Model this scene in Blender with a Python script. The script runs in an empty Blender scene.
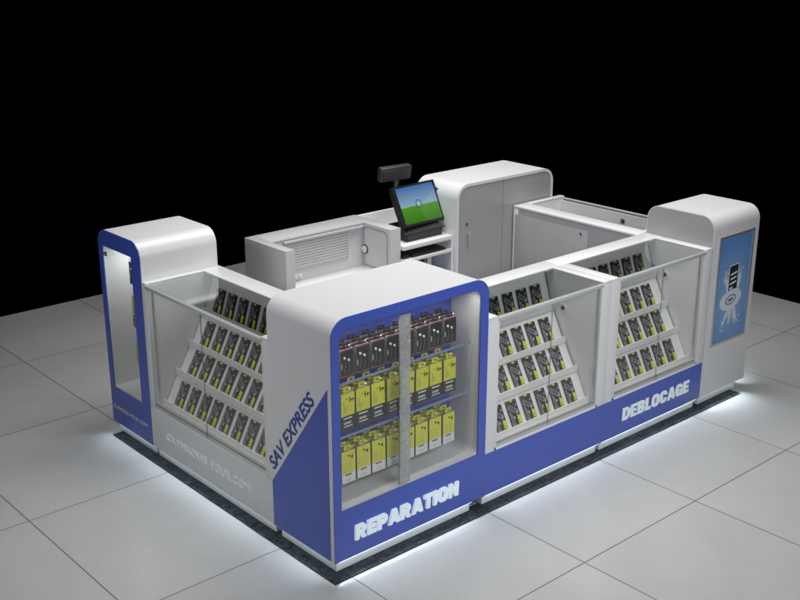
import bpy, bmesh, math, random
from mathutils import Matrix, Vector
random.seed(7)
R = math.radians
scene = bpy.context.scene
col = scene.collection

# ------------------------------------------------------------------ materials
def nt(name):
    m = bpy.data.materials.new(name); m.use_nodes = True
    t = m.node_tree; b = t.nodes['Principled BSDF']
    return m, t, b

def plain(name, colr, rough=0.4, var=0.06, scale=14.0, metal=0.0, spec=0.5, bump=0.0, bscale=300.0, coat=0.0):
    """Principled with gentle procedural mottling in colour and gloss."""
    m, t, b = nt(name); N = t.nodes; L = t.links
    tc = N.new('ShaderNodeTexCoord')
    nz = N.new('ShaderNodeTexNoise'); nz.inputs['Scale'].default_value = scale; nz.inputs['Detail'].default_value = 5
    L.new(tc.outputs['Object'], nz.inputs['Vector'])
    rp = N.new('ShaderNodeMapRange'); rp.inputs['To Min'].default_value = 1 - var; rp.inputs['To Max'].default_value = 1 + var
    L.new(nz.outputs['Fac'], rp.inputs['Value'])
    mx = N.new('ShaderNodeVectorMath'); mx.operation = 'SCALE'
    mx.inputs[0].default_value = colr
    L.new(rp.outputs['Result'], mx.inputs['Scale'])
    L.new(mx.outputs['Vector'], b.inputs['Base Color'])
    rr = N.new('ShaderNodeMapRange'); rr.inputs['To Min'].default_value = max(0.02, rough * (1 - var)); rr.inputs['To Max'].default_value = min(1, rough * (1 + var))
    L.new(nz.outputs['Fac'], rr.inputs['Value']); L.new(rr.outputs['Result'], b.inputs['Roughness'])
    b.inputs['Metallic'].default_value = metal
    b.inputs['Specular IOR Level'].default_value = spec
    if coat: b.inputs['Coat Weight'].default_value = coat; b.inputs['Coat Roughness'].default_value = 0.08
    if bump:
        n2 = N.new('ShaderNodeTexNoise'); n2.inputs['Scale'].default_value = bscale; n2.inputs['Detail'].default_value = 3
        L.new(tc.outputs['Object'], n2.inputs['Vector'])
        bp = N.new('ShaderNodeBump'); bp.inputs['Strength'].default_value = bump; bp.inputs['Distance'].default_value = 0.002
        L.new(n2.outputs['Fac'], bp.inputs['Height']); L.new(bp.outputs['Normal'], b.inputs['Normal'])
    return m

def emit(name, colr, strength):
    m, t, b = nt(name)
    b.inputs['Base Color'].default_value = (*colr, 1)
    b.inputs['Emission Color'].default_value = (*colr, 1)
    b.inputs['Emission Strength'].default_value = strength
    b.inputs['Roughness'].default_value = 0.4
    return m

def glass_mat(name, tint=(0.965, 0.97, 0.965), gl=1.0, rough=0.02, base=0.055):
    m = bpy.data.materials.new(name); m.use_nodes = True
    t = m.node_tree; N = t.nodes; L = t.links; N.clear()
    out = N.new('ShaderNodeOutputMaterial'); mix = N.new('ShaderNodeMixShader')
    tr = N.new('ShaderNodeBsdfTransparent'); tr.inputs['Color'].default_value = (*tint, 1)
    g = N.new('ShaderNodeBsdfGlossy'); g.inputs['Roughness'].default_value = rough; g.inputs['Color'].default_value = (gl, gl, gl, 1)
    lw = N.new('ShaderNodeLayerWeight'); lw.inputs['Blend'].default_value = 0.5
    pw = N.new('ShaderNodeMath'); pw.operation = 'POWER'; pw.inputs[1].default_value = 5; L.new(lw.outputs['Facing'], pw.inputs[0])
    fr = N.new('ShaderNodeMath'); fr.operation = 'MULTIPLY_ADD'; fr.inputs[1].default_value = 0.9; fr.inputs[2].default_value = base
    L.new(pw.outputs[0], fr.inputs[0])
    L.new(fr.outputs[0], mix.inputs[0]); L.new(tr.outputs[0], mix.inputs[1]); L.new(g.outputs[0], mix.inputs[2])
    L.new(mix.outputs[0], out.inputs['Surface'])
    return m

WHITE = plain('white_laminate', (0.74, 0.745, 0.755), 0.30, 0.012, 2, spec=0.5)
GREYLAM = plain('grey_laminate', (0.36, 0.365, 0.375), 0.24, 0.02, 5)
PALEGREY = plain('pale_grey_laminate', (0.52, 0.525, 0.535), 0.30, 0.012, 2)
WHITE_IN = plain('white_painted_board', (0.70, 0.70, 0.69), 0.45, 0.03, 8)
RAIL = plain('frosted_glass_rail', (0.50, 0.51, 0.515), 0.22, 0.08, 30)
SHELFW = plain('white_acrylic_shelf', (0.82, 0.82, 0.81), 0.35, 0.03, 20)
BLUE = plain('blue_gloss_laminate', (0.066, 0.112, 0.49), 0.16, 0.03, 6, spec=0.5)
BLUETXT = plain('blue_vinyl', (0.03, 0.055, 0.30), 0.4, 0.03, 20)
BLUESLAT = plain('blue_slatwall', (0.06, 0.085, 0.36), 0.4, 0.05, 20)
KICK = plain('white_kickboard', (0.75, 0.77, 0.78), 0.35, 0.04, 12)
STEEL = plain('brushed_steel', (0.55, 0.56, 0.58), 0.28, 0.1, 60, metal=1.0)
ALU = plain('satin_aluminium', (0.72, 0.73, 0.74), 0.35, 0.05, 60, metal=0.8)
DARKMETAL = plain('dark_metal', (0.06, 0.06, 0.065), 0.35, 0.1, 40, metal=0.6)
BLACKPL = plain('black_plastic', (0.012, 0.012, 0.013), 0.42, 0.15, 60, bump=0.15, bscale=900)
GREYPL = plain('charcoal_plastic', (0.03, 0.03, 0.033), 0.5, 0.15, 60, bump=0.15, bscale=900)
DARKVOID = plain('dark_recess_shade', (0.02, 0.018, 0.016), 0.8, 0.2, 30)
GLASS = glass_mat('clear_glass')
GLASSTOP = glass_mat('clear_top_glass', (0.90, 0.91, 0.905))
CARD_BLACK = plain('black_card', (0.014, 0.014, 0.015), 0.35, 0.2, 60)
CARD_GREY = plain('grey_print', (0.20, 0.205, 0.215), 0.35, 0.35, 90)
CARD_LGREY = plain('pale_grey_print', (0.42, 0.42, 0.43), 0.4, 0.2, 90)
CARD_YEL = plain('yellow_print', (0.66, 0.66, 0.035), 0.4, 0.08, 60)
CARD_WHITE = plain('white_print', (0.75, 0.75, 0.74), 0.4, 0.05, 60)
BUD = plain('pale_bud_print', (0.6, 0.6, 0.6), 0.35, 0.05, 60)
CARD_RED = plain('red_print', (0.30, 0.02, 0.035), 0.4, 0.08, 60)
BLISTER = plain('clear_grey_blister', (0.16, 0.16, 0.16), 0.3, 0.08, 60)
LETTER = emit('lit_letter_face', (0.74, 0.83, 0.87), 0.26)
LETTERPLAIN = emit('pale_letter_face', (0.74, 0.83, 0.87), 0.16)
LETTERDIM = emit('dim_lit_letter_face', (0.76, 0.80, 0.80), 0.015)
HALO = emit('letter_halo_led', (0.72, 0.82, 1.0), 0.5)
HALODIM = emit('letter_halo_white_led', (0.9, 0.97, 0.97), 0.16)
LED = emit('led_tape', (0.80, 0.93, 1.0), 3.0)
TUBE = emit('tube_diffuser', (0.42, 0.43, 0.45), 0.03)

def stile_mat():
    m, t, b = nt('etched_acrylic'); N = t.nodes; L = t.links
    tc = N.new('ShaderNodeTexCoord'); nz = N.new('ShaderNodeTexNoise'); nz.inputs['Scale'].default_value = 45; nz.inputs['Detail'].default_value = 8
    mp = N.new('ShaderNodeMapping'); mp.inputs['Scale'].default_value = (1.0, 1, 1.0)
    L.new(tc.outputs['Object'], mp.inputs[0]); L.new(mp.outputs[0], nz.inputs['Vector'])
    cr = N.new('ShaderNodeValToRGB'); cr.color_ramp.elements[0].position = 0.3; cr.color_ramp.elements[0].color = (0.38, 0.385, 0.39, 1)
    cr.color_ramp.elements[1].position = 0.7; cr.color_ramp.elements[1].color = (0.55, 0.56, 0.57, 1)
    L.new(nz.outputs['Fac'], cr.inputs[0]); L.new(cr.outputs[0], b.inputs['Base Color'])
    b.inputs['Roughness'].default_value = 0.22; b.inputs['Alpha'].default_value = 0.55
    return m
STILE = stile_mat()

def screen_mat():
    """lit screen: blue sky over green ground (the picture the screen shows)."""
    m, t, b = nt('lit_screen'); N = t.nodes; L = t.links
    tc = N.new('ShaderNodeTexCoord'); sp = N.new('ShaderNodeSeparateXYZ'); L.new(tc.outputs['Object'], sp.inputs[0])
    nz = N.new('ShaderNodeTexNoise'); nz.inputs['Scale'].default_value = 5; L.new(tc.outputs['Object'], nz.inputs['Vector'])
    wob = N.new('ShaderNodeMath'); wob.operation = 'MULTIPLY_ADD'; wob.inputs[1].default_value = 0.006
    L.new(nz.outputs['Fac'], wob.inputs[0]); L.new(sp.outputs['Z'], wob.inputs[2])
    cr = N.new('ShaderNodeValToRGB'); e = cr.color_ramp.elements
    e[0].position = 0.0; e[0].color = (0.035, 0.20, 0.004, 1)
    e[1].position = 1.0; e[1].color = (0.055, 0.17, 0.46, 1)
    for p, c in ((0.46, (0.09, 0.33, 0.012, 1)), (0.475, (0.30, 0.47, 0.62, 1))):
        k = e.new(p); k.color = c
    mr = N.new('ShaderNodeMapRange'); mr.inputs['From Min'].default_value = 0.02; mr.inputs['From Max'].default_value = 0.315
    L.new(wob.outputs[0], mr.inputs['Value']); L.new(mr.outputs[0], cr.inputs[0])
    L.new(cr.outputs[0], b.inputs['Emission Color']); b.inputs['Emission Strength'].default_value = 0.75
    b.inputs['Base Color'].default_value = (0.01, 0.01, 0.01, 1); b.inputs['Roughness'].default_value = 0.12
    return m
SCREEN = screen_mat()

def poster_mat():
    m, t, b = nt('blue_poster_print'); N = t.nodes; L = t.links
    # printed picture: pale blue centre behind the phone, deeper blue to the edges
    tc = N.new('ShaderNodeTexCoord'); sb = N.new('ShaderNodeVectorMath'); sb.operation = 'SUBTRACT'; sb.inputs[1].default_value = (0.556, 0.288, 0.78)
    ml = N.new('ShaderNodeVectorMath'); ml.operation = 'MULTIPLY'; ml.inputs[1].default_value = (0, 2.6, 1.9)
    le = N.new('ShaderNodeVectorMath'); le.operation = 'LENGTH'
    L.new(tc.outputs['Object'], sb.inputs[0]); L.new(sb.outputs[0], ml.inputs[0]); L.new(ml.outputs[0], le.inputs[0])
    cr = N.new('ShaderNodeValToRGB'); e = cr.color_ramp.elements
    e[0].position = 0.05; e[0].color = (0.20, 0.34, 0.55, 1); e[1].position = 0.85; e[1].color = (0.085, 0.20, 0.43, 1)
    L.new(le.outputs['Value'], cr.inputs[0]); L.new(cr.outputs[0], b.inputs['Base Color'])
    L.new(cr.outputs[0], b.inputs['Emission Color']); b.inputs['Emission Strength'].default_value = 0.12
    b.inputs['Roughness'].default_value = 0.2
    return m
POSTER = poster_mat()

def floor_mat():
    m, t, b = nt('polished_grey_tile'); N = t.nodes; L = t.links
    tc = N.new('ShaderNodeTexCoord'); sp = N.new('ShaderNodeSeparateXYZ'); L.new(tc.outputs['Object'], sp.inputs[0])
    def math_(op, a, bb=None):
        n = N.new('ShaderNodeMath'); n.operation = op
        for i, v in enumerate((a, bb)):
            if v is None: continue
            if isinstance(v, (int, float)): n.inputs[i].default_value = v
            else: L.new(v, n.inputs[i])
        return n.outputs[0]
    ids = []; mask = None
    for axis, off, size in (('X', 0.065, 1.022), ('Y', -0.775, 1.2)):
        u = math_('DIVIDE', math_('SUBTRACT', sp.outputs[axis], off), size)
        ids.append(math_('FLOOR', u))
        d = math_('ABSOLUTE', math_('SUBTRACT', math_('FRACT', math_('ADD', u, 0.5)), 0.5))
        k = math_('LESS_THAN', math_('MULTIPLY', d, size), 0.0031)
        mask = k if mask is None else math_('MAXIMUM', mask, k)
    cmb = N.new('ShaderNodeCombineXYZ'); L.new(ids[0], cmb.inputs[0]); L.new(ids[1], cmb.inputs[1])
    wn = N.new('ShaderNodeTexWhiteNoise'); L.new(cmb.outputs[0], wn.inputs['Vector'])
    # each tile shifts its own cloudy veining
    sh = N.new('ShaderNodeVectorMath'); sh.operation = 'MULTIPLY_ADD'; sh.inputs[1].default_value = (9, 9, 9)
    L.new(wn.outputs['Color'], sh.inputs[0]); L.new(tc.outputs['Object'], sh.inputs[2])
    n1 = N.new('ShaderNodeTexNoise'); n1.inputs['Scale'].default_value = 1.6; n1.inputs['Detail'].default_value = 9; n1.inputs['Roughness'].default_value = 0.62; n1.inputs['Distortion'].default_value = 0.7
    L.new(sh.outputs[0], n1.inputs['Vector'])
    n2 = N.new('ShaderNodeTexNoise'); n2.inputs['Scale'].default_value = 60; n2.inputs['Detail'].default_value = 4
    L.new(tc.outputs['Object'], n2.inputs['Vector'])
    cr = N.new('ShaderNodeValToRGB'); e = cr.color_ramp.elements
    e[0].position = 0.3; e[0].color = (0.405, 0.41, 0.408, 1); e[1].position = 0.72; e[1].color = (0.455, 0.458, 0.453, 1)
    L.new(n1.outputs['Fac'], cr.inputs[0])
    f = math_('ADD', math_('MULTIPLY', wn.outputs['Value'], 0.09), math_('ADD', math_('MULTIPLY', n2.outputs['Fac'], 0.06), 0.925))
    sc = N.new('ShaderNodeVectorMath'); sc.operation = 'SCALE'; L.new(cr.outputs[0], sc.inputs[0]); L.new(f, sc.inputs['Scale'])
    mx = N.new('ShaderNodeMix'); mx.data_type = 'RGBA'
    L.new(mask, mx.inputs['Factor']); L.new(sc.outputs[0], mx.inputs['A']); mx.inputs['B'].default_value = (0.085, 0.083, 0.08, 1)
    L.new(mx.outputs['Result'], b.inputs['Base Color'])
    rg = N.new('ShaderNodeMapRange'); rg.inputs['To Min'].default_value = 0.16; rg.inputs['To Max'].default_value = 0.19
    L.new(n1.outputs['Fac'], rg.inputs['Value'])
    L.new(math_('ADD', rg.outputs[0], math_('MULTIPLY', mask, 0.4)), b.inputs['Roughness'])
    b.inputs['Specular IOR Level'].default_value = 0.4
    bp = N.new('ShaderNodeBump'); bp.inputs['Strength'].default_value = 0.5; bp.inputs['Distance'].default_value = 0.003
    h = math_('SUBTRACT', math_('MULTIPLY', n2.outputs['Fac'], 0.05), mask)
    L.new(h, bp.inputs['Height']); L.new(bp.outputs['Normal'], b.inputs['Normal'])
    return m

def slate_mat():
    m, t, b = nt('dark_slate'); N = t.nodes; L = t.links
    tc = N.new('ShaderNodeTexCoord')
    n1 = N.new('ShaderNodeTexNoise'); n1.inputs['Scale'].default_value = 22; n1.inputs['Detail'].default_value = 8; n1.inputs['Distortion'].default_value = 1.2
    L.new(tc.outputs['Object'], n1.inputs['Vector'])
    cr = N.new('ShaderNodeValToRGB'); e = cr.color_ramp.elements
    e[0].position = 0.35; e[0].color = (0.014, 0.019, 0.022, 1); e[1].position = 0.75; e[1].color = (0.055, 0.068, 0.075, 1)
    L.new(n1.outputs['Fac'], cr.inputs[0]); L.new(cr.outputs[0], b.inputs['Base Color'])
    b.inputs['Roughness'].default_value = 0.75; b.inputs['Specular IOR Level'].default_value = 0.12
    bp = N.new('ShaderNodeBump'); bp.inputs['Strength'].default_value = 0.3; bp.inputs['Distance'].default_value = 0.003
    L.new(n1.outputs['Fac'], bp.inputs['Height']); L.new(bp.outputs['Normal'], b.inputs['Normal'])
    return m

# ------------------------------------------------------------------ mesh helpers
class MB:
    def __init__(s): s.bm = bmesh.new()
    def box(s, x0, x1, y0, y1, z0, z1, mi=0, bev=0.0):
        t = bmesh.new() if bev else s.bm
        v = [t.verts.new(p) for p in ((x0,y0,z0),(x1,y0,z0),(x1,y1,z0),(x0,y1,z0),(x0,y0,z1),(x1,y0,z1),(x1,y1,z1),(x0,y1,z1))]
        fs = [t.faces.new([v[i] for i in q]) for q in ((3,2,1,0),(4,5,6,7),(0,1,5,4),(1,2,6,5),(2,3,7,6),(3,0,4,7))]
        for f in fs: f.material_index = mi
        if bev:
            bmesh.ops.bevel(t, geom=t.edges[:], offset=bev, segments=2, affect='EDGES', profile=0.5)
            for f in t.faces: f.material_index = mi
            s.merge(t)
        return s
    def merge(s, t, mat=None):
        if mat is not None: bmesh.ops.transform(t, matrix=mat, verts=t.verts)
        me = bpy.data.meshes.new('tmp'); t.to_mesh(me); t.free(); s.bm.from_mesh(me); bpy.data.meshes.remove(me)
    def prism(s, pts, plane, a, b, mi=0):
        """closed polygon pts (2D) in a plane ('xz','yz','xy') extruded from a to b on the third axis."""
        def P(p, c):
            return {'xz': (p[0], c, p[1]), 'yz': (c, p[0], p[1]), 'xy': (p[0], p[1], c)}[plane]
        A = [s.bm.verts.new(P(p, a)) for p in pts]; B = [s.bm.verts.new(P(p, b)) for p in pts]
        n = len(pts); fs = [s.bm.faces.new(A), s.bm.faces.new(B[::-1])]
        for i in range(n): fs.append(s.bm.faces.new((A[i], B[i], B[(i+1) % n], A[(i+1) % n])))
        for f in fs: f.material_index = mi
        return s
    def ring(s, outer, inner, plane, a, b, mi=0):
        def P(p, c):
            return {'xz': (p[0], c, p[1]), 'yz': (c, p[0], p[1]), 'xy': (p[0], p[1], c)}[plane]
        n = len(outer)
        V = [[s.bm.verts.new(P(p, c)) for p in lp] for lp, c in ((outer, a), (inner, a), (outer, b), (inner, b))]
        for i in range(n):
            j = (i + 1) % n
            for q in ((V[0][i], V[0][j], V[1][j], V[1][i]), (V[2][i], V[3][i], V[3][j], V[2][j]),
                      (V[0][i], V[2][i], V[2][j], V[0][j]), (V[1][i], V[1][j], V[3][j], V[3][i])):
                s.bm.faces.new(q).material_index = mi
        return s
    def cyl(s, c, axis, r, h, mi=0, seg=24, r2=None):
        t = bmesh.new()
        bmesh.ops.create_cone(t, cap_ends=True, segments=seg, radius1=r, radius2=r if r2 is None else r2, depth=h)
        for f in t.faces: f.material_index = mi
        rot = {'z': Matrix(), 'x': Matrix.Rotation(R(90), 4, 'Y'), 'y': Matrix.Rotation(R(90), 4, 'X')}[axis]
        s.merge(t, Matrix.Translation(c) @ rot); return s
    def tube(s, pts, r, mi=0, seg=8):
        for a, b in zip(pts, pts[1:]):
            a, b = Vector(a), Vector(b); d = b - a; t = bmesh.new()
            bmesh.ops.create_cone(t, cap_ends=True, segments=seg, radius1=r, radius2=r, depth=d.length)
            for f in t.faces: f.material_index = mi
            s.merge(t, Matrix.Translation((a + b) / 2) @ d.to_track_quat('Z', 'Y').to_matrix().to_4x4())
        return s
    def build(s, name, mats, parent=None, smooth=True, mat4=None):
        if mat4 is not None: bmesh.ops.transform(s.bm, matrix=mat4, verts=s.bm.verts)
        bmesh.ops.recalc_face_normals(s.bm, faces=s.bm.faces)
        me = bpy.data.meshes.new(name); s.bm.to_mesh(me); s.bm.free()
        for m in (mats if isinstance(mats, (list, tuple)) else [mats]): me.materials.append(m)
        if smooth:
            for p in me.polygons: p.use_smooth = True
            me.set_sharp_from_angle(angle=R(28))
        o = bpy.data.objects.new(name, me); col.objects.link(o)
        if parent: o.parent = parent
        return o

def rr(x0, x1, z0, z1, rt, rb=0.0, n=10):
    """rounded rectangle loop (top radius rt, bottom radius rb), always 4*(n+1) points."""
    pts = []
    for cx, cz, r, a0 in ((x1 - rb, z0 + rb, rb, -90), (x1 - rt, z1 - rt, rt, 0), (x0 + rt, z1 - rt, rt, 90), (x0 + rb, z0 + rb, rb, 180)):
        r = max(r, 1e-4)
        for k in range(n + 1):
            a = R(a0 + 90 * k / n); pts.append((cx + r * math.cos(a), cz + r * math.sin(a)))
    return pts

def empty(name, loc, rz=0.0, label=None, cat=None, group=None):
    o = bpy.data.objects.new(name, None); o.empty_display_size = 0.1; col.objects.link(o)
    o.location = loc; o.rotation_euler = (0, 0, rz); tag(o, label, cat, group); return o

def tag(o, label=None, cat=None, group=None, kind=None):
    if label: o['label'] = label
    if cat: o['category'] = cat
    if group: o['group'] = group
    if kind: o['kind'] = kind
    return o

def text_mesh(body, bold=0.0, shear=0.0, depth=0.05, spacing=1.0):
    cu = bpy.data.curves.new('txt', 'FONT'); cu.body = body; cu.size = 1; cu.offset = bold; cu.extrude = depth / 2
    cu.shear = shear; cu.resolution_u = 4; cu.space_character = spacing
    ob = bpy.data.objects.new('txt', cu); col.objects.link(ob)
    dg = bpy.context.evaluated_depsgraph_get(); dg.update()
    me = bpy.data.meshes.new_from_object(ob.evaluated_get(dg))
    bpy.data.objects.remove(ob); bpy.data.curves.remove(cu)
    return me

def arc(cx, cy, rx, ry, a0, a1, n=7):
    return [(cx + rx * math.cos(R(a0 + (a1 - a0) * i / n)), cy + ry * math.sin(R(a0 + (a1 - a0) * i / n))) for i in range(n + 1)]
# heavy block capitals of the shop lettering: loops, the later ones are holes
GLYPH = {
 'E': [[(0,0),(.74,0),(.74,.23),(.33,.23),(.33,.39),(.68,.39),(.68,.61),(.33,.61),(.33,.77),(.74,.77),(.74,1),(0,1)]],
 'L': [[(0,0),(.70,0),(.70,.24),(.33,.24),(.33,1),(0,1)]],
 'T': [[(.25,0),(.58,0),(.58,.76),(.83,.76),(.83,1),(0,1),(0,.76),(.25,.76)]],
 'I': [[(0,0),(.33,0),(.33,1),(0,1)]],
 'N': [[(0,0),(.30,0),(.30,.50),(.56,0),(.87,0),(.87,1),(.57,1),(.57,.50),(.31,1),(0,1)]],
 'A': [[(0,0),(.32,0),(.37,.16),(.61,.16),(.66,0),(.98,0),(.67,1),(.31,1)], [(.42,.36),(.56,.36),(.49,.66)]],
 'P': [[(0,0),(.33,0),(.33,.31)] + arc(.52,.655,.31,.345,-90,90) + [(0,1)], [(.33,.53)] + arc(.46,.65,.07,.12,-90,90) + [(.33,.77)]],
 'R': [[(0,0),(.33,0),(.33,.30),(.40,.30),(.54,0),(.90,0),(.71,.36)] + arc(.54,.68,.31,.32,-50,90) + [(0,1)], [(.33,.53)] + arc(.47,.65,.07,.12,-90,90) + [(.33,.77)]],
 'B': [[(0,0)] + arc(.55,.28,.31,.28,-90,55) + arc(.53,.74,.29,.26,-45,90) + [(0,1)], [(.33,.21)] + arc(.46,.295,.07,.085,-90,90) + [(.33,.38)], [(.33,.61)] + arc(.46,.695,.06,.085,-90,90) + [(.33,.78)]],
 'D': [[(0,0)] + arc(.46,.42,.42,.42,-90,0) + arc(.46,.58,.42,.42,0,90) + [(0,1)], [(.33,.24)] + arc(.41,.38,.14,.14,-90,0) + arc(.41,.62,.14,.14,0,90) + [(.33,.76)]],
 'O': [arc(.58,.36,.34,.36,-90,0) + arc(.58,.64,.34,.36,0,90) + arc(.34,.64,.34,.36,90,180) + arc(.34,.36,.34,.36,180,270),
       arc(.47,.36,.11,.13,-90,0) + arc(.47,.64,.11,.13,0,90) + arc(.45,.64,.11,.13,90,180) + arc(.45,.36,.11,.13,180,270)],
 'C': [[(.88,.38)] + arc(.52,.36,.36,.36,0,-90) + arc(.36,.36,.36,.36,270,180) + arc(.36,.64,.36,.36,180,90) + arc(.52,.64,.36,.36,90,0) + [(.88,.61),(.57,.61)]
       + arc(.46,.66,.10,.12,0,180) + arc(.46,.34,.10,.12,180,360) + [(.57,.38)]],
 'Q': [arc(.58,.36,.34,.36,-90,0) + arc(.58,.64,.34,.36,0,90) + arc(.34,.64,.34,.36,90,180) + arc(.34,.36,.34,.36,180,250) + [(.30,-.10),(.58,-.10)],
       arc(.47,.36,.11,.13,-90,0) + arc(.47,.64,.11,.13,0,90) + arc(.45,.64,.11,.13,90,180) + arc(.45,.36,.11,.13,180,270)],
 'U': [[(0,1)] + arc(.36,.36,.36,.36,180,270) + arc(.50,.36,.36,.36,-90,0) + [(.86,1),(.55,1)] + arc(.43,.34,.12,.11,0,-180) + [(.31,1)]],
 'M': [[(0,0),(.28,0),(.28,.52),(.42,.16),(.62,.16),(.76,.52),(.76,0),(1.04,0),(1.04,1),(.70,1),(.52,.50),(.34,1),(0,1)]],
 '.': [[(0,0),(.26,0),(.26,.24),(0,.24)]],
 ' ': [[(0,0),(.34,0),(.34,.0001),(0,.0001)]],
 'G': [[(.90,0),(.90,.54),(.48,.54),(.48,.35),(.58,.35)] + arc(.47,.35,.10,.12,-20,-180) + arc(.47,.65,.10,.12,180,0) + [(.58,.64),(.89,.64)]
       + arc(.53,.64,.36,.36,0,90) + arc(.36,.64,.36,.36,90,180) + arc(.36,.36,.36,.36,180,270) + [(.50,0),(.62,.03),(.68,.09),(.70,0)]],
}
def block_mesh(body, gap=0.075):
    cu = bpy.data.curves.new('txt', 'CURVE'); cu.dimensions = '2D'; cu.fill_mode = 'BOTH'; cu.extrude = 0.5
    x = 0.0
    for ch in body:
        for lp in (GLYPH[ch] if ch != ' ' else ()):
            sp = cu.splines.new('POLY'); sp.points.add(len(lp) - 1); sp.use_cyclic_u = True
            for p, q in zip(sp.points, lp): p.co = (q[0] + x + 0.05 * q[1], q[1], 0, 1)
        x += max(q[0] for q in GLYPH[ch][0]) + (gap if ch not in 'AT' else gap * .45)
    ob = bpy.data.objects.new('txt', cu); col.objects.link(ob)
    dg = bpy.context.evaluated_depsgraph_get(); dg.update()
    me = bpy.data.meshes.new_from_object(ob.evaluated_get(dg))
    bpy.data.objects.remove(ob); bpy.data.curves.remove(cu)
    return me

def text(name, body, mat, parent, origin, udir, vdir, width, height, depth, bold=0.0, shear=0.0, spacing=1.0, block=False):
    """raised lettering: lower-left corner at origin, running along udir, up along vdir; depth grows away from the wall."""
    me = block_mesh(body) if block else text_mesh(body, bold, shear, 1.0, spacing)
    xs = [v.co.x for v in me.vertices]; ys = [v.co.y for v in me.vertices]
    x0, x1, y0, y1 = min(xs), max(xs), min(ys), max(ys)
    u, w = Vector(udir).normalized(), Vector(vdir).normalized(); n = u.cross(w)
    o3 = Vector(origin)
    for v in me.vertices:
        v.co = o3 + u * ((v.co.x - x0) / (x1 - x0) * width) + w * ((v.co.y - y0) / (y1 - y0) * height) + n * ((v.co.z + 0.5) * depth)
    me.name = name; me.materials.clear(); me.materials.append(mat)
    o = bpy.data.objects.new(name, me); col.objects.link(o); o.parent = parent
    return o

# ------------------------------------------------------------------ world, camera, lamps
w = bpy.data.worlds.new('World'); scene.world = w; w.use_nodes = True
w.node_tree.nodes['Background'].inputs[0].default_value = (0, 0, 0, 1)
w.node_tree.nodes['Background'].inputs[1].default_value = 0.0
cam = bpy.data.cameras.new('camera'); co = bpy.data.objects.new('camera', cam); col.objects.link(co)
co.location = (-3.0782, -3.9853, 3.2034); co.rotation_euler = (R(90 - 18.4045), 0, R(-41.5246))
cam.sensor_width = 36; cam.lens = 1101.788 / 800 * 36; cam.clip_end = 200; cam.clip_start = 0.05
scene.camera = co
vs = scene.view_settings; vs.view_transform = 'Standard'; vs.look = 'None'; vs.exposure = 0; vs.gamma = 1

def area(name, loc, target, sx, sy, power, colr=(1, 1, 1), spread=180):
    l = bpy.data.lights.new(name, 'AREA'); l.shape = 'RECTANGLE'; l.size = sx; l.size_y = sy; l.energy = power; l.color = colr; l.spread = R(spread)
    o = bpy.data.objects.new(name, l); col.objects.link(o); o.location = loc
    o.rotation_euler = (Vector(target) - Vector(loc)).to_track_quat('-Z', 'Y').to_euler()
    return o
area('ceiling_lamp', (2.3, 1.3, 5.4), (2.3, 1.3, 0), 4.0, 3.2, 130, (1.0, 0.985, 0.96), spread=112)
area('front_lamp', (1.1, -3.0, 2.8), (1.3, 0.0, 0.50), 3.4, 0.7, 40, (0.95, 0.97, 1.0), spread=110)
area('left_lamp', (-2.9, 0.9, 3.0), (0.0, 0.9, 0.45), 1.6, 0.8, 17, (0.95, 0.97, 1.0), spread=110)
area('case_fill', (0.22, 2.20, 1.30), (0.22, 2.20, 0), 0.25, 0.12, 1.5, (0.95, 0.98, 1.0))  # fill light added inside the left tower to brighten its niche
area('case_fill', (0.55, 0.038, 1.348), (0.55, 0.085, 0.3), 0.92, 0.02, 1.6, (1.0, 0.99, 0.96), spread=150)  # fill light added inside the corner tower to brighten packs and liner
# LED tape under the overhang of the panels, tilted down and outwards over the floor
for a, b_, ny in (((0.03, 0.011), (1.015, 0.011), (0, -1)), ((1.12, 0.011), (2.17, 0.011), (0, -1)), ((2.21, 0.011), (3.26, 0.011), (0, -1)), ((3.30, 0.011), (3.75, 0.011), (0, -1)),
                  ((0.011, 0.03), (0.011, 0.52), (-1, 0)), ((0.011, 0.57), (0.011, 1.87), (-1, 0)), ((0.011, 1.90), (0.011, 2.39), (-1, 0)), ((3.841, 0.05), (3.841, 0.50), (1, 0))):
    ln_ = math.hypot(b_[0] - a[0], b_[1] - a[1]); mx_ = (a[0] + b_[0]) / 2; my_ = (a[1] + b_[1]) / 2
    lo = area('led_lamp', (mx_, my_, 0.068), (mx_ + ny[0] * .30, my_ + ny[1] * .30, 0), ln_ if ny[0] == 0 else 0.008, 0.008 if ny[0] == 0 else ln_, 2.4 * ln_, (0.80, 0.92, 1.0), spread=92)
    X_ = Vector((abs(ny[1]), abs(ny[0]), 0)); Zl = -Vector((ny[0] * .30, ny[1] * .30, -.068)).normalized(); Yl = Zl.cross(X_).normalized()
    lo.data.size, lo.data.size_y = ln_, 0.008
    lo.rotation_euler = Matrix((X_, Yl, Zl)).transposed().to_euler()

# ------------------------------------------------------------------ floor
f = MB(); f.box(-9, 5.96, -7, 5.2, -0.05, 0.0)
tag(f.build('floor', floor_mat(), smooth=False), kind='structure')
b = MB(); SL = slate_mat()
x = -0.05
while x < 3.73:
    x2 = min(x + 0.33, 3.735); b.box(x, x2 - 0.005, -0.06, 0.06, 0.0005, 0.005); x = x2
y = 0.063
while y < 2.35:
    y2 = min(y + 0.33, 2.355); b.box(-0.05, 0.06, y, y2 - 0.005, 0.0005, 0.005); y = y2
tag(b.build('floor_border', SL, smooth=False), kind='structure')

HB = 0.075; HT = 1.42; HC = 1.178

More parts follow.
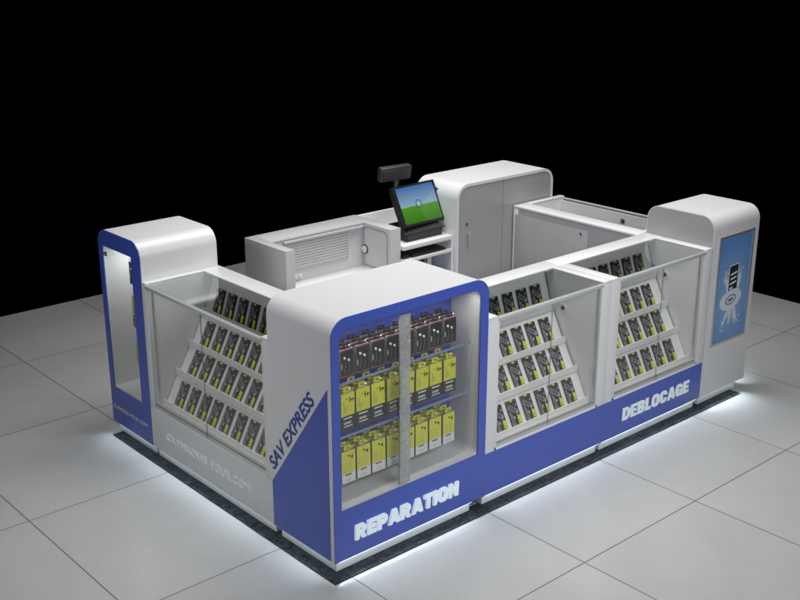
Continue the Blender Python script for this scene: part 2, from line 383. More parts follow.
def plinth(root, u0, u1, d0, d1, sides=('front',)):
    MB().box(u0, u1, d0, d1, 0.006, HB - 0.001).build('plinth', KICK, root)
    k = MB(); z0, z1 = HB - 0.008, HB - 0.002
    if 'front' in sides: k.box(u0, u1, d0 - 0.022, d0 - 0.014, z0, z1)
    if 'left' in sides: k.box(u0 - 0.022, u0 - 0.014, d0, d1, z0, z1)
    if 'right' in sides: k.box(u1 + 0.014, u1 + 0.022, d0, d1, z0, z1)
    k.build('led_strip', LED, root)

# ------------------------------------------------------------------ arch towers (local: u = x along the face, v = y into depth)
def tower(name, loc, rz, W, D, label, cat, face, window=None, rad=0.10, HT=HT):
    root = empty(name, loc, rz, label, cat)
    outer = rr(0, W, HB, HT, rad)
    if window:
        x0, x1, z0, z1, rt = window
        win = rr(x0, x1, z0, z1, rt, 0.003)
        MB().ring(outer, rr(0.03, W - 0.03, HB + 0.03, HT - 0.03, rad - 0.03), 'xz', 0.006, D).build('arch_shell', WHITE, root)
        MB().ring(outer, win, 'xz', 0.0, 0.005).build('front_frame', face, root)
        MB().prism(rr(0.03, W - 0.03, HB + 0.03, HT - 0.03, rad - 0.03), 'xz', D - 0.03, D - 0.004).build('back_panel', WHITE_IN, root)
    else:
        MB().prism(outer, 'xz', 0.004, D).build('arch_shell', WHITE, root)
        MB().prism(rr(0.006, W - 0.006, HB + 0.006, HT - 0.006, rad - 0.006), 'xz', 0.0, 0.0035).build('end_panel', face, root)
    return root

# accessory packs -----------------------------------------------------------
def pack_mesh(kind):
    m = MB(); W = 0.086; H = {'red': 0.150, 'band': 0.205, 'pale': 0.185}[kind]
    m.prism(rr(-W/2, W/2, 0, H, 0.006, 0.003, 3), 'xz', 0.0, 0.014, 0)                       # card + blister body
    m.ring(rr(-0.022, 0.022, H + 0.0005, H + 0.028, 0.006, 0.002, 3), rr(-0.012, 0.012, H + 0.012, H + 0.020, 0.0035, 0.0035, 3), 'xz', 0.006, 0.0075, 5)   # hang tab
    e = 0.0008
    def P(x0, x1, z0, z1, mi, t=e): m.box(x0, x1, -t, 0.0005, z0, z1, mi)
    if kind == 'red':
        P(-W/2 + .003, W/2 - .003, 0.007, H - 0.008, 1)
        P(-W/2 + .012, W/2 - .004, H - 0.0055, H - 0.0015, 3); P(-W/2 + .020, W/2 - .004, 0.002, 0.0065, 3)
        for dx, zz in ((-0.018, 0.105), (0.008, 0.090)):
            m.cyl((dx, -0.003, zz), 'y', 0.0065, 0.005, 8, 12)
            m.tube([(dx + .004, -0.0015, zz - .006), (dx + .007, -0.0015, zz - .045), (dx - .002, -.0015, 0.02)], 0.0010, 7, 5)
        P(-0.036, -0.031, 0.045, 0.075, 4, 0.0014)
    elif kind == 'band':
        P(-W/2 + .0005, W/2 - .0005, 0.078, H - 0.003, 6)
        P(-W/2 + .0005, W/2 - .0005, 0.002, 0.076, 1)
        P(-0.028, 0.026, 0.060, 0.067, 2, .0014); P(-0.026, 0.020, 0.030, 0.044, 4, .0014); P(-0.028, 0.028, 0.016, 0.021, 2, .0014)
        for q in ((.010, .150, .006, .028), (.018, .158, .022, .006), (.026, .150, .005, .020), (-.010, .168, .012, .004)):
            P(q[0], q[0] + q[2], q[1], q[1] + q[3], 1, .0014)
        m.tube([(-.028, -.001, .155), (-.020, -.001, .120), (-.030, -.001, .105), (-.016, -.001, .098), (-.008, -.001, .128)], 0.0014, 7, 5)
    else:
        P(-W/2 + .0005, W/2 - .0005, 0.058, H - 0.003, 6)
        P(-W/2 + .0005, W/2 - .0005, 0.001, 0.056, 2)
        P(-0.022, 0.018, 0.044, 0.051, 1, .0014); P(-0.018, 0.012, 0.020, 0.022, 4, .0014); P(-0.018, 0.02, 0.014, 0.016, 4, .0014)
        for q in ((-.004, .152, .014, .008), (.014, .140, .014, .010), (.002, .146, .004, .010), (.022, .134, .005, .022)):
            P(q[0], q[0] + q[2], q[1], q[1] + q[3], 1, .0014)
        for dx in (-.026, -.012, .004, .016): P(dx, dx + .0018, .068, .120, 7, .0012)
    bmesh.ops.transform(m.bm, matrix=Matrix.Diagonal((1.06, 1.0, 1.0, 1.0)), verts=m.bm.verts)
    o = m.build('tmp_pack', [BLISTER, CARD_BLACK, CARD_WHITE, CARD_RED, CARD_LGREY, {'red': CARD_BLACK, 'band': CARD_YEL, 'pale': CARD_YEL}[kind], CARD_YEL, CARD_GREY, BUD])
    me = o.data; me.name = 'accessory_pack'; bpy.data.objects.remove(o); return me
PACK = {k: pack_mesh(k) for k in ('red', 'band', 'pale')}
ROWS = (('red', 1.068, 'black red-edged earphone pack', 'top row'),
        ('band', 0.775, 'yellow and black accessory pack', 'middle row'),
        ('pale', 0.468, 'yellow and white accessory pack', 'bottom row'))
ORD = ['first', 'second', 'third', 'fourth', 'fifth', 'sixth', 'seventh', 'eighth', 'ninth', 'tenth']

# ------------------------------------------------------------------ corner tower (front face y = 0, side face x = 0)
A = tower('corner_tower', (0, 0, 0), 0, 1.107, 0.545, 'tall white arched display tower at the front corner with blue REPARATION front', 'display tower', BLUE,
          (0.050, 1.045, 0.367, 1.362, 0.055))
MB().ring(rr(0.034, 1.070, 0.34, 1.385, 0.07, 0.06), rr(0.048, 1.049, 0.3655, 1.365, 0.06, 0.05), 'xz', 0.010, 0.262).build('inner_liner', WHITE_IN, A)
k = MB()
for i in range(10):
    z = 0.362 + i * 0.101; k.box(0.045, 1.04, 0.232, 0.245, z, min(z + 0.094, 1.367))
k.box(0.045, 1.04, 0.245, 0.258, 0.36, 1.367)
k.build('slatwall', BLUESLAT, A)
k = MB()
for zz in (1.030, 0.735):                       # clear shelf fronts under the upper rows
    k.box(0.06, 1.03, 0.060, 0.064, zz + .004, zz + 0.016)
k.build('price_rail', plain('frosted_price_rail', (0.20, 0.24, 0.42), 0.25, .05, 20), A)
plinth(A, 0.03, 1.015, 0.03, 0.52, ('front', 'left'))
MB().box(0.055, 0.52, 0.0075, 0.0125, 0.37, 1.358).build('glass_door', GLASS, A)
MB().box(0.455, 1.042, 0.0155, 0.0205, 0.37, 1.358).build('glass_door', GLASS, A)
MB().box(0.448, 0.522, -0.004, 0.0065, 0.384, 1.345, bev=0.002).build('door_stile', STILE, A)
MB().box(0.03, 1.06, 0.262, 0.515, HB + .031, HB + .05).build('base_board', WHITE_IN, A)
# blue wedge on the left side of the tower, white edge strip left in front of it
MB().prism([(0.036, HB + .002), (0.5445, HB + .002), (0.5445, 0.352), (0.036, 1.052)], 'yz', -0.0025, 0.002).build('side_panel', BLUE, A)
dy, dz = -0.508, 0.70; ln = math.hypot(dy, dz); ud = Vector((0, dy / ln, dz / ln)); vd = Vector((0, dz / ln, -dy / ln)).normalized()
org = Vector((0, 0.5445, 0.352)) + ud * 0.068 + vd * 0.022
# lettering plane faces -X; along udir, up vdir
text('side_lettering', 'SAV EXPRESS', BLUETXT, A, org + Vector((-0.0005, 0, 0)), ud, vd, 0.66, 0.074, 0.002, bold=0.022, shear=0.2, spacing=1.02)
text('front_lettering', 'REPARATION', LETTER, A, (0.126, -0.0095, 0.172), (1, 0, 0), (0, 0, 1), 0.760, 0.086, 0.006, block=True)
text('letter_backlight', 'REPARATION', HALO, A, (0.126, -0.0030, 0.172), (1, 0, 0), (0, 0, 1), 0.760, 0.086, 0.006, block=True)

def hang(root, cx, depth_front, zbase, kind, slat_v, fronts, labels, group, step=0.045):
    """one hook (part of the tower) and the packs that hang on it (things)."""
    H = {'red': 0.150, 'band': 0.205, 'pale': 0.185}[kind]
    zh = zbase + H + 0.016
    MB().tube([(cx, slat_v, zh), (cx, depth_front - 0.012, zh), (cx, depth_front - 0.020, zh + 0.012)], 0.0022).build('hook', STEEL, root)
    Mw = Matrix.Translation(root.location) @ Matrix.Rotation(root.rotation_euler[2], 4, 'Z')
    for i in range(fronts):
        o = bpy.data.objects.new('accessory_pack', PACK[kind]); col.objects.link(o)
        o.location = Mw @ Vector((cx, depth_front + i * step, zbase)); o.rotation_euler = (R(random.uniform(-1.2, 1.2)), 0, root.rotation_euler[2] + R(random.uniform(-2.5, 2.5)))
        tag(o, labels[i], 'accessory pack', group)

for kind, zb, desc, rown in ROWS:
    for c in range(8):
        n = ORD[c]
        hang(A, 0.884 - 0.1035 * c, 0.075, zb, kind, 0.232, 3,
             ['%s, front one, %s from right, %s' % (desc, n, rown),
              '%s, just behind the %s from right, %s' % (desc, n, rown),
              '%s, rearmost on %s hook from right, %s' % (desc, n, rown)],
             'accessory packs in the corner tower, %s' % rown)

# ------------------------------------------------------------------ left tower (face x = 0)
B = tower('display_tower', (0, 2.42, 0), R(-90), 0.5375, 0.55, 'slim white arched tower at the far left with blue glazed front', 'display tower', BLUE,
          (0.052, 0.425, 0.335, 1.312, 0.004))
MB().ring(rr(0.036, 0.445, 0.315, 1.33, 0.02, 0.02), rr(0.048, 0.43, 0.334, 1.314, 0.006, 0.006), 'xz', 0.010, 0.30).build('inner_liner', WHITE_IN, B)
MB().box(0.04, 0.44, 0.30, 0.315, 0.32, 1.325).build('slatwall', WHITE_IN, B)
plinth(B, 0.03, 0.52, 0.03, 0.52, ('front', 'left'))
MB().box(0.055, 0.422, 0.0075, 0.0125, 0.338, 1.308).build('glass_door', GLASS, B)
MB().box(0.075, 0.100, -0.002, 0.007, 1.248, 1.273, bev=.002).cyl((0.0875, -0.004, 1.2605), 'y', 0.008, 0.006, 1).build('lock', [DARKMETAL, STEEL], B)
text('front_lettering', 'CLINIQUE POUR.COM', CARD_WHITE, B, (0.030, -0.0025, 0.178), (1, 0, 0), (0, 0, 1), 0.455, 0.030, 0.0025, bold=0.0, spacing=1.04)
for kind, zb, desc, rown in ROWS:
    hang(B, 0.245, 0.10, zb, kind, 0.30, 2,
         ['%s in far left tower, %s, front one' % (desc, rown), '%s in far left tower, %s, rear one' % (desc, rown)],
         'accessory packs in the far left tower')

# ------------------------------------------------------------------ right tower with poster
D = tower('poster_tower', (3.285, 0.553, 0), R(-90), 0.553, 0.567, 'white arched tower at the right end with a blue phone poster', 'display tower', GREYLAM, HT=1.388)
plinth(D, 0.03, 0.523, 0.03, 0.50, ())
MB().box(0.5305, 0.5385, 0.01, 0.49, HB - .008, HB - .002).box(0.07, 0.50, 0.514, 0.522, HB - .008, HB - .002).build('led_strip', LED, D)
# poster on the u = W side: local y runs along world x
u0 = 0.553
MB().ring(rr(0.072, 0.505, 0.440, 1.236, 0.003, 0.003, 2), rr(0.088, 0.489, 0.458, 1.218, 0.002, 0.002, 2), 'yz', u0 + 0.0005, u0 + 0.010).build('poster_frame', ALU, D)
po = MB(); po.box(u0 + .0005, u0 + .004, 0.088, 0.489, 0.458, 1.218); po.build('poster', POSTER, D)
def art(name, pts, mat, t): 
    # pts given as (along, height) on the poster
    return MB().prism(pts, 'yz', u0 + .0045, u0 + .0045 + t).build(name, mat, D)
cy = 0.288
INK = plain('dark_ink', (0.02, 0.025, 0.03), 0.3, .1, 30); SPLASH = plain('white_ink', (0.72, 0.76, 0.84), 0.3, .06, 40); PURP = plain('violet_ink', (0.16, 0.17, 0.36), 0.3, .06, 40)
def skew(pts, a=0.06): return [(p[0], p[1] + (p[0] - cy) * a) for p in pts]
art('printed_phone', skew(rr(cy - .062, cy + .060, .800, 1.010, .016, .016, 5)), SPLASH, .0006)
art('printed_phone_face', skew(rr(cy - .054, cy + .052, .808, 1.002, .011, .011, 5)), INK, .0012)
kk = MB()
for i, (a, bb) in enumerate(((-.036, .042), (-.036, .034), (-.04, .036), (-.042, -.002))):
    z = .935 - i * .034; kk.prism(skew([(cy + a, z), (cy + bb, z), (cy + bb, z + .014), (cy + a, z + .014)], .14), 'yz', u0 + .0060, u0 + .0066)
kk.build('printed_lines', SPLASH, D)
def ell(cx, cz, a, bz, n=36, rot=0.0): 
    return [(cx + a * math.cos(2*math.pi*i/n) * math.cos(rot) - bz * math.sin(2*math.pi*i/n) * math.sin(rot), cz + a * math.cos(2*math.pi*i/n) * math.sin(rot) + bz * math.sin(2*math.pi*i/n) * math.cos(rot)) for i in range(n)]
art('printed_plate', ell(cy - .012, .752, .132, .074, rot=.12), SPLASH, .0018)
MB().ring(ell(cy - .012, .752, .066, .036, rot=.12), ell(cy - .012, .752, .054, .027, rot=.12), 'yz', u0 + .0066, u0 + .0070).prism(ell(cy - .012, .752, .036, .012, rot=.12), 'yz', u0 + .0066, u0 + .0070).build('printed_ring', PURP, D)
sp_ = MB(); rnd = random.Random(3)
def streak(x0, z0, x1, z1, w0, w1):
    d = Vector((x1 - x0, z1 - z0)); n = Vector((-d.y, d.x)).normalized(); bow = n * rnd.uniform(-.014, .014); pts = []
    for s in (1, -1):
        seq = [i / 6 for i in range(7)]
        for q in (seq if s > 0 else seq[::-1]):
            p = Vector((x0, z0)) + d * q + bow * math.sin(math.pi * q); pts.append(tuple(p + n * s * ((w0 + (w1 - w0) * q) * .5 * (1 + .35 * math.sin(9 * q + x1 * 40)))))
    sp_.prism(pts, 'yz', u0 + .0046, u0 + .0053 + rnd.uniform(0, .0004))
for a in ((-.06, .78, -.075, .90, .03, .012), (-.075, .89, -.11, .915, .012, .006), (-.07, .89, -.085, .94, .012, .006), (.05, .80, .068, .90, .03, .012), (.065, .90, .10, .93, .012, .005), (.06, .90, .072, .965, .012, .005),
          (-.02, .705, -.075, .60, .03, .010), (-.06, .64, -.105, .575, .018, .006), (-.01, .705, -.022, .575, .026, .008), (.0, .70, .01, .63, .03, .010), (.01, .71, .065, .62, .028, .010), (.05, .65, .062, .59, .014, .005), (-.04, .69, .03, .69, .03, .03)):
    streak(cy + a[0], a[1], cy + a[2], a[3], a[4], a[5])
for i in range(16):
    up = i % 2; a0 = rnd.uniform(-.05, .05); sd = 1 if a0 > 0 else -1
    if up: streak(cy + sd * rnd.uniform(.055, .075), .80 + rnd.uniform(0, .06), cy + sd * rnd.uniform(.075, .125), .88 + rnd.uniform(0, .10), .014, .004)
    else: streak(cy + a0, .705, cy + a0 * 2.1 + rnd.uniform(-.02, .02), .60 - rnd.uniform(0, .05), .016, .005)
for i in range(34):
    s = 1 if i % 2 else -1; zc = rnd.choice((rnd.uniform(.89, .97), rnd.uniform(.53, .62))); sp_.prism(ell(cy + s * rnd.uniform(.06, .125), zc, rnd.uniform(.003, .007), rnd.uniform(.003, .007), 10), 'yz', u0 + .0046, u0 + .0052)
sp_.build('printed_splash', SPLASH, D)

# ------------------------------------------------------------------ glass showcases (local: u along front, viewer's left to right; v into depth)
VK = (0.060, 0.165, 0.270, 0.378, 0.470); ZK = (0.405, 0.590, 0.757, 0.950, 1.140)
def phone_mesh():
    m = MB(); W, H = 0.080, 0.150
    m.box(-W/2, W/2, 0.0, 0.012, 0, H, 0, bev=0.0015)
    e = 0.0006
    def quad(pts, mi, t): m.prism(pts, 'xz', -t, 0.0004, mi)
    quad([(-.038, .002), (-.012, .002), (-.020, .075), (-.038, .100)], 1, e)                     # grey side band
    quad([(-.012, .150 - .009), (.012, .150 - .009), (.012, .1485), (-.012, .1485)], 3, e)       # yellow top tab
    c, s = math.cos(R(-34)), math.sin(R(-34))
    def ro(pts): return [(-.002 + x * c - z * s, .098 + x * s + z * c) for x, z in pts]
    quad(ro([(-.038, -.014), (.036, -.014), (.036, .014), (-.038, .014)]), 1, .0010)             # slanted handset
    quad(ro([(-.030, -.009), (.018, -.009), (.018, .009), (-.030, .009)]), 4, .0014)
    quad(ro([(.026, -.008), (.035, -.008), (.035, .004), (.026, .004)]), 2, .0016)
    quad([(.010, .003), (.037, .003), (.037, .060), (.014, .066)], 3, e)                          # yellow foot panel
    quad([(.013, .018), (.031, .018), (.031, .022), (.013, .022)], 0, .0010)
    quad([(.013, .034), (.027, .034), (.027, .037), (.013, .037)], 0, .0010)
    quad([(-.016, .050), (-.006, .048), (-.004, .062), (-.014, .064)], 2, .0010)
    quad([(-.034, .030), (-.024, .028), (-.026, .060), (-.034, .072)], 4, .0010); quad([(.020, .112), (.033, .120), (.033, .126), (.020, .118)], 2, .0010); quad([(-.010, .012), (.004, .012), (.004, .016), (-.010, .016)], 2, .0010)
    bmesh.ops.transform(m.bm, matrix=Matrix.Diagonal((1.08, 1.0, 1.13, 1.0)), verts=m.bm.verts)
    o = m.build('tmp_phone', [CARD_BLACK, CARD_GREY, CARD_LGREY, CARD_YEL, plain('dark_grey_print', (.09, .093, .10), .3, .3, 90)])
    me = o.data; me.name = 'phone_box'; bpy.data.objects.remove(o); return me
PHONE = phone_mesh()

def showcase(name, loc, rz, Lg, label, base_mat, endL, endR, postL, postR, stock=None, led=True, lit=True, top_glass=True, stripL=None, stripR=None, clips=True):
    root = empty(name, loc, rz, label, 'glass showcase')
    D_ = 0.55
    plinth(root, 0.012, Lg - 0.025, 0.03, 0.52, ('front',) if led else ())
    MB().box(0.0, Lg, 0.0, 0.018, HB, 0.345).build('base_panel', base_mat, root)
    MB().box(0.0, Lg, 0.018, D_ - .02, HB, HB + .018).build('base_board', WHITE_IN, root)
    MB().box(endL, Lg - endR, 0.02, D_ - .02, 0.335, 0.352).box(endL, Lg - endR, 0.0, 0.02, 0.3455, 0.362).build('deck', SHELFW, root)
    MB().box(0, endL, 0.018, D_, HB + .018, HC - .016, bev=.0015).build('end_panel', WHITE, root)
    MB().box(Lg - endR, Lg, 0.018, D_, HB + .018, HC - .016, bev=.0015).build('end_panel', WHITE, root)
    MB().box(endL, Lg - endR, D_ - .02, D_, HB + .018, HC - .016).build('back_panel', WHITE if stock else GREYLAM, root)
    k = MB(); sl, sr = stripL or endL, stripR or endR
    k.box(0, Lg, 0.415, D_ + .004, HC - .0155, HC, bev=.0015)
    k.box(0, sl, 0.0, 0.4145, HC - .0155, HC, bev=.0015); k.box(Lg - sr, Lg, 0.0, 0.4145, HC - .0155, HC, bev=.0015)
    k.build('top_frame', WHITE, root)
    MB().box(0, postL, 0.0, 0.0175, 0.3455, HC - .016, bev=.0015).build('front_post', WHITE, root)
    MB().box(Lg - postR, Lg, 0.0, 0.0175, 0.3455, HC - .016, bev=.0015).build('front_post', WHITE, root)
    # glass, rails
    mid = (endL + Lg - endR) / 2 if postL < .1 else Lg * .425
    MB().box(postL + .001, mid - .001, 0.006, 0.012, 0.370, HC - .030).build('front_glass', GLASS, root)
    MB().box(mid + .001, Lg - postR - .001, 0.006, 0.012, 0.370, HC - .030).build('front_glass', GLASS, root)
    MB().box(mid - .003, mid + .003, 0.003, 0.0055, 0.372, HC - .032).build('glass_edge', plain('glass_edge_grey', (.25, .27, .27), .15, .1, 40), root)
    if top_glass:
        MB().box(sl + .001, Lg - sr - .001, 0.010, 0.414, HC - .0090, HC - .0030).build('top_glass', GLASSTOP, root)
    k = MB()
    k.box(postL - .01, Lg - postR + .01, -0.005, 0.003, HC - .032, HC - .012, bev=.0015)
    k.box(postL - .01, Lg - postR + .01, 0.0035, 0.020, HC - .022, HC - .0095, bev=.0015)
    k.build('glass_rail', RAIL, root)
    MB().box(endL, Lg - endR, 0.0015, 0.005, 0.3625, 0.384).box(endL, Lg - endR, 0.013, 0.019, 0.3625, 0.384).build('glass_channel', ALU, root)
    if clips:
        MB().box(mid - .008, mid + .008, -0.003, 0.0012, 0.366, 0.400, bev=.001).build('glass_clip', STEEL, root)
        # upright slotted standard at the end walls
        k = MB()
        for uu in (endL + .0005, Lg - endR - .004):
            k.box(uu, uu + .0035, 0.032, 0.044, 0.40, HC - .05)
        k.build('slotted_standard', ALU, root)
        MB().cyl((Lg - endR - .003, 0.31, 0.935), 'x', 0.026, 0.006, 0).cyl((Lg - endR - .0075, 0.31, 0.935), 'x', 0.013, 0.004, 1).build('cable_grommet', [CARD_WHITE, DARKMETAL], root)
    # stepped display shelves
    if stock:
        for r in range(4):
            v0, z0, v1, z1 = VK[r], ZK[r], VK[r + 1], ZK[r + 1]
            k = MB(); a0, a1 = endL + .004, Lg - endR - (.010 if r else .004)
            k.prism([(v0, z0 - .036), (v0 + .005, z0 - .036), (v0 + .005, z0), (v0, z0)], 'yz', a0, a1)          # lip
            k.prism([(v0, z0 - .0365), (v0, z0 - .044), (v0 + .034, z0 - .044), (v0 + .034, z0 - .0365)], 'yz', a0, a1)
            p0 = Vector((v0 + .024, z0 - .034)); p1 = Vector((v1 + .006, z1 - .050 if r < 3 else z1))
            d = (p1 - p0).normalized(); n = Vector((d.y, -d.x))                                                 # n points back/down
            k.prism([tuple(p0), tuple(p1), tuple(p1 + n * .005), tuple(p0 + n * .005)], 'yz', a0, a1)
            k.build('display_shelf', SHELFW, root)
            ang = math.atan2(d.x, d.y)
            Mw = Matrix.Translation(Vector(loc)) @ Matrix.Rotation(rz, 4, 'Z')
            us, names, group = stock
            for i, u in enumerate(us):
                o = bpy.data.objects.new('phone_box', PHONE); col.objects.link(o)
                f = -n
                pv = p0 + d * .004 + f * .0135
                o.location = Mw @ Vector((u + random.uniform(-.002, .002), pv.x, pv.y))
                o.rotation_euler = (Matrix.Rotation(rz, 4, 'Z') @ Matrix.Rotation(-ang, 4, 'X') @ Matrix.Rotation(R(random.uniform(-.8, .8)), 4, 'Y')).to_euler()
                tag(o, names(r, i), 'phone box', group)
    return root
SHN = ('lowest shelf', 'second lowest shelf', 'second highest shelf', 'top shelf')
def namer(endname, where): return lambda r, i: 'black and yellow phone box, %s from %s, %s, %s' % (ORD[i], endname, SHN[r], where)

Ls = showcase('showcase', (0, 1.882, 0), R(-90), 1.336, 'white glass showcase on the left side, between the two blue-fronted towers', WHITE, 0.055, 0.06, 0.055, 0.06,
     ([0.196 + .1275 * i for i in range(9)], namer('far end', 'left showcase'), 'phone boxes in the left showcase'), stripL=0.05)
for word, u_, w_ in (('CLINIQUE', 0.180, 0.475), ('POUR.COM', 0.700, 0.405)):
    text('front_lettering', word, LETTERDIM, Ls, (u_, -0.0045, 0.175), (1, 0, 0), (0, 0, 1), w_, 0.058, 0.0025, bold=0.0, spacing=1.1)
    text('letter_backlight', word, HALODIM, Ls, (u_, -0.0012, 0.175), (1, 0, 0), (0, 0, 1), w_, 0.058, 0.003, bold=0.0, spacing=1.1)
C1 = showcase('showcase', (1.107, 0, 0), 0, 1.088, 'white glass showcase with plain blue base, right beside the corner tower', BLUE, 0.075, 0.075, 0.092, 0.09,
     ([1.986 - 1.107 - .1275 * i for i in range(7)], namer('right end', 'plain blue showcase'), 'phone boxes in the showcase beside the corner tower'))
C2 = showcase('showcase', (2.196, 0, 0), 0, 1.088, 'white glass showcase with DEBLOCAGE on its blue base, beside the poster tower', BLUE, 0.075, 0.075, 0.095, 0.085,
     ([3.053 - 2.196 - .1265 * i for i in range(6)], namer('right end', 'DEBLOCAGE showcase'), 'phone boxes in the DEBLOCAGE showcase'))
text('front_lettering', 'DEBLOCAGE', LETTERPLAIN, C2, (2.382 - 2.196, -0.006, 0.172), (1, 0, 0), (0, 0, 1), 0.748, 0.088, 0.0065, block=True)

# ------------------------------------------------------------------ return counter on the right rear (outer face x = 3.74)
E_ = showcase('return_counter', (3.74, 0.557, 0), R(90), 1.188, 'long white counter running back on the right, open well in its top', WHITE, 0.05, 0.05, 0.05, 0.05, None, led=False, top_glass=False, clips=False)
k = MB(); k.box(0.051, 1.137, 0.0245, 0.034, 0.80, HC - .030); k.build('upper_panel', WHITE_IN, E_)
MB().box(0.50, 0.535, 0.0345, 0.040, 1.075, 1.105, bev=.001).cyl((.5175, .042, 1.09), 'y', .008, .004, 1).build('lock', [DARKMETAL, STEEL], E_)
k = MB(); k.box(0.435, 1.165, 0.5505, 0.556, 0.16, 1.112, bev=.0015)
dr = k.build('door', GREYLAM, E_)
MB().cyl((0.50, 0.558, 1.085), 'y', 0.010, 0.006, 0).cyl((0.50, 0.562, 1.085), 'y', 0.005, 0.003, 1).build('lock', [STEEL, DARKMETAL], dr)

# ------------------------------------------------------------------ arched cabinet at the back
Fx, Fy, Fw = 2.572, 1.752, 1.083
F_ = empty('storage_cabinet', (Fx, Fy, 0), 0, 'large white arched cabinet with two doors at the back', 'cabinet')
MB().prism(rr(0, Fw, 0.03, HT, 0.115), 'xz', 0.028, 0.455).build('cabinet_body', WHITE, F_)
MB().ring(rr(0, Fw, 0.03, HT, 0.115), rr(0.022, Fw - .022, 0.05, HT - .022, 0.093), 'xz', 0.0, 0.0275).build('front_frame', WHITE, F_)
seam = 0.505
inner = rr(0.025, Fw - .025, 0.053, HT - .025, 0.090)
def clip_poly(pts, lo, hi): 
    out = [(min(max(p[0], lo), hi), p[1]) for p in pts]
    res = []
    for p in out:
        if not res or (abs(p[0] - res[-1][0]) + abs(p[1] - res[-1][1])) > 1e-5: res.append(p)
    # keep only one top / bottom point per clipped side
    return [p for i, p in enumerate(res) if not (p[0] in (lo, hi) and res[i-1][0] == p[0] and res[(i+1) % len(res)][0] == p[0])]
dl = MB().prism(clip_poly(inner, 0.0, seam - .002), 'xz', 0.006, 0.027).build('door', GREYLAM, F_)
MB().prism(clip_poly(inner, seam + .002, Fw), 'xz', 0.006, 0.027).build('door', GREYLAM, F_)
MB().box(0.117, 0.131, -0.016, -0.008, 0.925, 1.050, bev=.002).box(0.120, 0.128, -0.0085, 0.0062, 0.935, 0.948).box(0.120, 0.128, -0.0085, 0.0062, 1.027, 1.040).build('handle', ALU, dl)
MB().cyl((0.114, 0.004, 1.105), 'y', 0.011, 0.008, 0).cyl((0.114, -0.001, 1.105), 'y', 0.006, 0.003, 1).build('lock', [DARKMETAL, STEEL], dl)
MB().box(.03, Fw - .03, .05, .43, 0.0, .0295).build('plinth', KICK, F_)

# ------------------------------------------------------------------ repair bench (grey-white recess with slatted back)
H_ = empty('repair_bench', (1.06, 1.81, 0), 0, 'white walled repair bench open to the front with slatted back wall', 'work bench')
W_, Dp = 1.0, 0.525
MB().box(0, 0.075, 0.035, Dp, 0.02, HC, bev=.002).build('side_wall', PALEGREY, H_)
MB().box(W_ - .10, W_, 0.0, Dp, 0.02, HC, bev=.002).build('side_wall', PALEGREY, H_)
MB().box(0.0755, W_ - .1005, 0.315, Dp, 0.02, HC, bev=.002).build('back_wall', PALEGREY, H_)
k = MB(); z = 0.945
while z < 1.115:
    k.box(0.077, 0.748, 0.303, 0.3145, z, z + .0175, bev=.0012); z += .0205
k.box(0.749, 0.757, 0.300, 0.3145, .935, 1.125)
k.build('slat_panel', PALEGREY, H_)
MB().box(0.0755, W_ - .1005, 0.05, 0.3145, 0.812, 0.845, bev=.002).build('work_top', WHITE, H_)
MB().box(0.085, 0.16, 0.290, 0.306, 1.142, 1.158).tube([(0.17, .296, 1.150), (0.885, .296, 1.150)], 0.011, 0, 12).build('light_tube', TUBE, H_)
MB().box(0.078, W_ - .104, 0.2995, 0.3147, 1.164, 1.172).build('light_bracket', ALU, H_)
MB().cyl((W_ - .1035, 0.285, 0.977), 'x', 0.034, 0.007, 0).cyl((W_ - .108, 0.285, 0.977), 'x', 0.027, 0.006, 1).build('wall_grommet', [DARKMETAL, CARD_WHITE], H_)
MB().ring(rr(0.03, 0.30, 0.86, 1.155, 0.045, 0.003, 8), rr(0.034, 0.296, 0.864, 1.151, 0.042, 0.002, 8), 'yz', W_ - .103, W_ - .1005).build('wall_inlay', plain('grey_edging', (.25, .26, .28), .4, .05, 30), H_)
MB().box(0.20, 0.33, 0.304, 0.3145, 0.868, 0.900, bev=.003).cyl((.235, .303, .884), 'y', .010, .004, 1).cyl((.295, .303, .884), 'y', .010, .004, 1).build('power_outlet', [WHITE_IN, CARD_LGREY], H_)
MB().box(.03, W_ - .03, .06, Dp - .03, 0.0, .0195).build('plinth', KICK, H_)

# ------------------------------------------------------------------ cash desk
G_ = empty('cash_desk', (2.061, 1.78, 0), 0, 'white open cash desk holding the black sales terminal, between bench and cabinet', 'counter')
gw = 0.509
MB().box(0.0, gw, 0.525, 0.548, 0.02, HC - .004, bev=.002).build('back_panel', WHITE, G_)
MB().box(0.0, gw - .0245, 0.0, 0.5245, 1.008, 1.040, bev=.002).build('counter_top', WHITE, G_)
MB().box(gw - .024, gw - .001, 0.0, 0.5245, 0.02, 1.0395).box(gw - .024, gw - .001, 0.20, 0.5245, 1.0396, 1.178).build('side_panel', WHITE, G_)
MB().box(0.0, gw - .0245, -0.01, 0.30, 0.915, 0.938, bev=.002).build('keyboard_shelf', WHITE, G_)
MB().box(0.0, gw - .10, 0.22, 0.235, 0.02, 0.9145).build('recess_shade', DARKVOID, G_)  # near-black sheet: shade of the recess under the shelf, put in as colour
MB().box(gw - .099, gw - .06, 0.18, 0.235, 0.02, 0.9145).build('desk_leg', WHITE_IN, G_)
MB().box(0.0, gw - .0245, 0.02, 0.21, 0.02, 0.765, bev=.002).build('drawer_front', BLUE, G_)

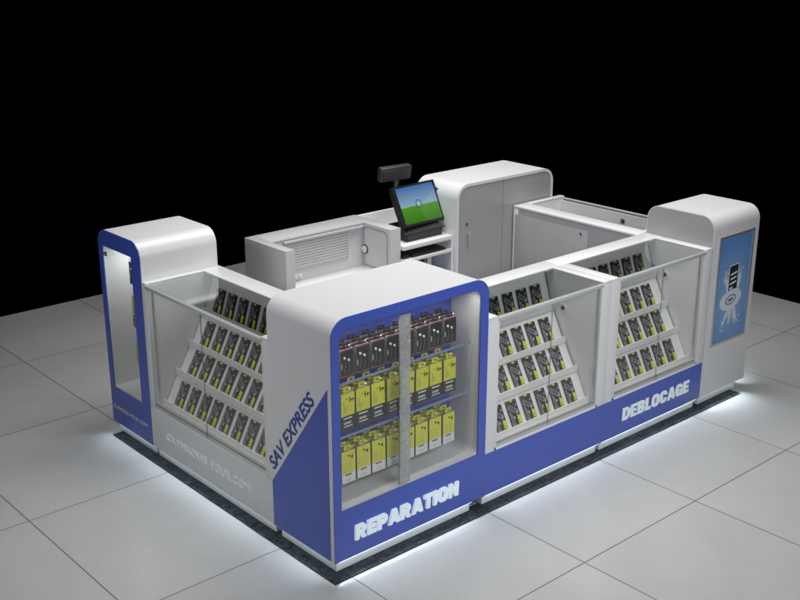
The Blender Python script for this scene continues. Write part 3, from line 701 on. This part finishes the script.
# keyboard
kb = empty('keyboard', (2.155, 1.785, 0.9385), 0, 'slim black keyboard on the shelf under the sales terminal', 'keyboard')
MB().box(0, 0.34, 0, 0.135, 0, 0.018, bev=.003).build('keyboard_body', BLACKPL, kb)
k = MB()
for r in range(5):
    for c in range(15): k.box(.012 + c * .0212, .012 + c * .0212 + .018, .012 + r * .023, .012 + r * .023 + .019, .0185, .023)
k.build('keys', GREYPL, kb)
ms = empty('dark_gap_box', (2.075, 1.795, 0.9385), 0, 'small black box standing in for a dark gap left of the keyboard', 'stand-in box')  # black box put where there is only a dark gap on the shelf
MB().box(0, 0.062, 0, 0.12, 0, 0.028, bev=.004).build('gap_box_body', BLACKPL, ms)
MB().box(0.008, 0.054, 0.07, 0.11, 0.0285, 0.030).build('gap_box_top', DARKMETAL, ms)

# sales terminal: local frame, screen tilted back
T_ = empty('sales_terminal', (2.145, 1.855, 1.0405), 0, 'black touch screen sales terminal with green and blue screen, customer display above', 'sales terminal')
k = MB(); k.prism([(0, 0), (.26, 0), (.26, .075), (.20, .105), (.05, .100), (-.01, .055)], 'yz', 0.02, 0.37); k.build('terminal_base', BLACKPL, T_)
MB().box(-0.004, 0.395, -0.014, 0.02, 0.058, 0.068, bev=.002).build('base_ledge', GREYPL, T_)
MB().prism([(.11, .10), (.19, .10), (.20, .26), (.15, .26)], 'yz', 0.13, 0.27).build('stand_neck', BLACKPL, T_)
tilt = Matrix.Translation((0.005, 0.010, 0.105)) @ Matrix.Rotation(R(3), 4, 'Z') @ Matrix.Rotation(R(-26), 4, 'X') @ Matrix.Diagonal((1.03, 1, 0.95, 1))
hs = MB(); hs.box(0, 0.425, 0.004, 0.050, 0.0, 0.332, bev=.004); hs.box(.06, .365, .0505, .085, .03, .29, bev=.006)
sc_h = hs.build('screen_housing', BLACKPL, T_); sc_h.matrix_local = tilt
bz = MB().ring(rr(0.002, 0.423, 0.002, 0.330, .006, .006, 4), rr(0.022, 0.403, 0.020, 0.314, .001, .001, 4), 'xz', -0.003, 0.0035).build('screen_bezel', BLACKPL, T_); bz.matrix_local = tilt
so = MB().box(0.0215, 0.4035, 0.0005, 0.0038, 0.0195, 0.3145).build('screen', SCREEN, T_, smooth=False); so.matrix_local = tilt
cxs, czs = .208, .163
lg = MB().ring(ell(cxs, czs, .030, .038), ell(cxs, czs, .023, .030), 'xz', -.0006, .0004).build('screen_emblem', emit('emblem_blue', (.02, .07, .13), .6), T_); lg.matrix_local = tilt
lg2 = MB().prism(ell(cxs + .002, czs, .006, .020, 16), 'xz', -.0006, .0004).prism(ell(cxs - .009, czs + .004, .004, .014, 16), 'xz', -.0006, .0004).build('screen_emblem_mark', emit('emblem_pale', (.22, .36, .26), .5), T_); lg2.matrix_local = tilt
cr_ = MB().prism([(0.03, 0.09), (0.11, 0.11), (0.11, .27), (.03, .29), (-.02, .24), (-.02, .14)], 'yz', 0.4255, 0.505).build('card_slot', GREYPL, T_); cr_.matrix_local = tilt
MB().tube([(0.07, 0.185, 0.34), (0.085, 0.20, 0.435)], .022, 0, 12).build('display_pole', BLACKPL, T_)
cd = MB(); cd.box(-.138, .138, -.030, .030, -.056, .056, bev=.014); cd.box(-.115, .115, -.036, -.0302, -.036, .036, bev=.002)
cdo = cd.build('customer_display', GREYPL, T_); cdo.matrix_local = Matrix.Translation((0.070, 0.20, 0.482)) @ Matrix.Rotation(R(-6), 4, 'Z') @ Matrix.Rotation(R(10), 4, 'X')
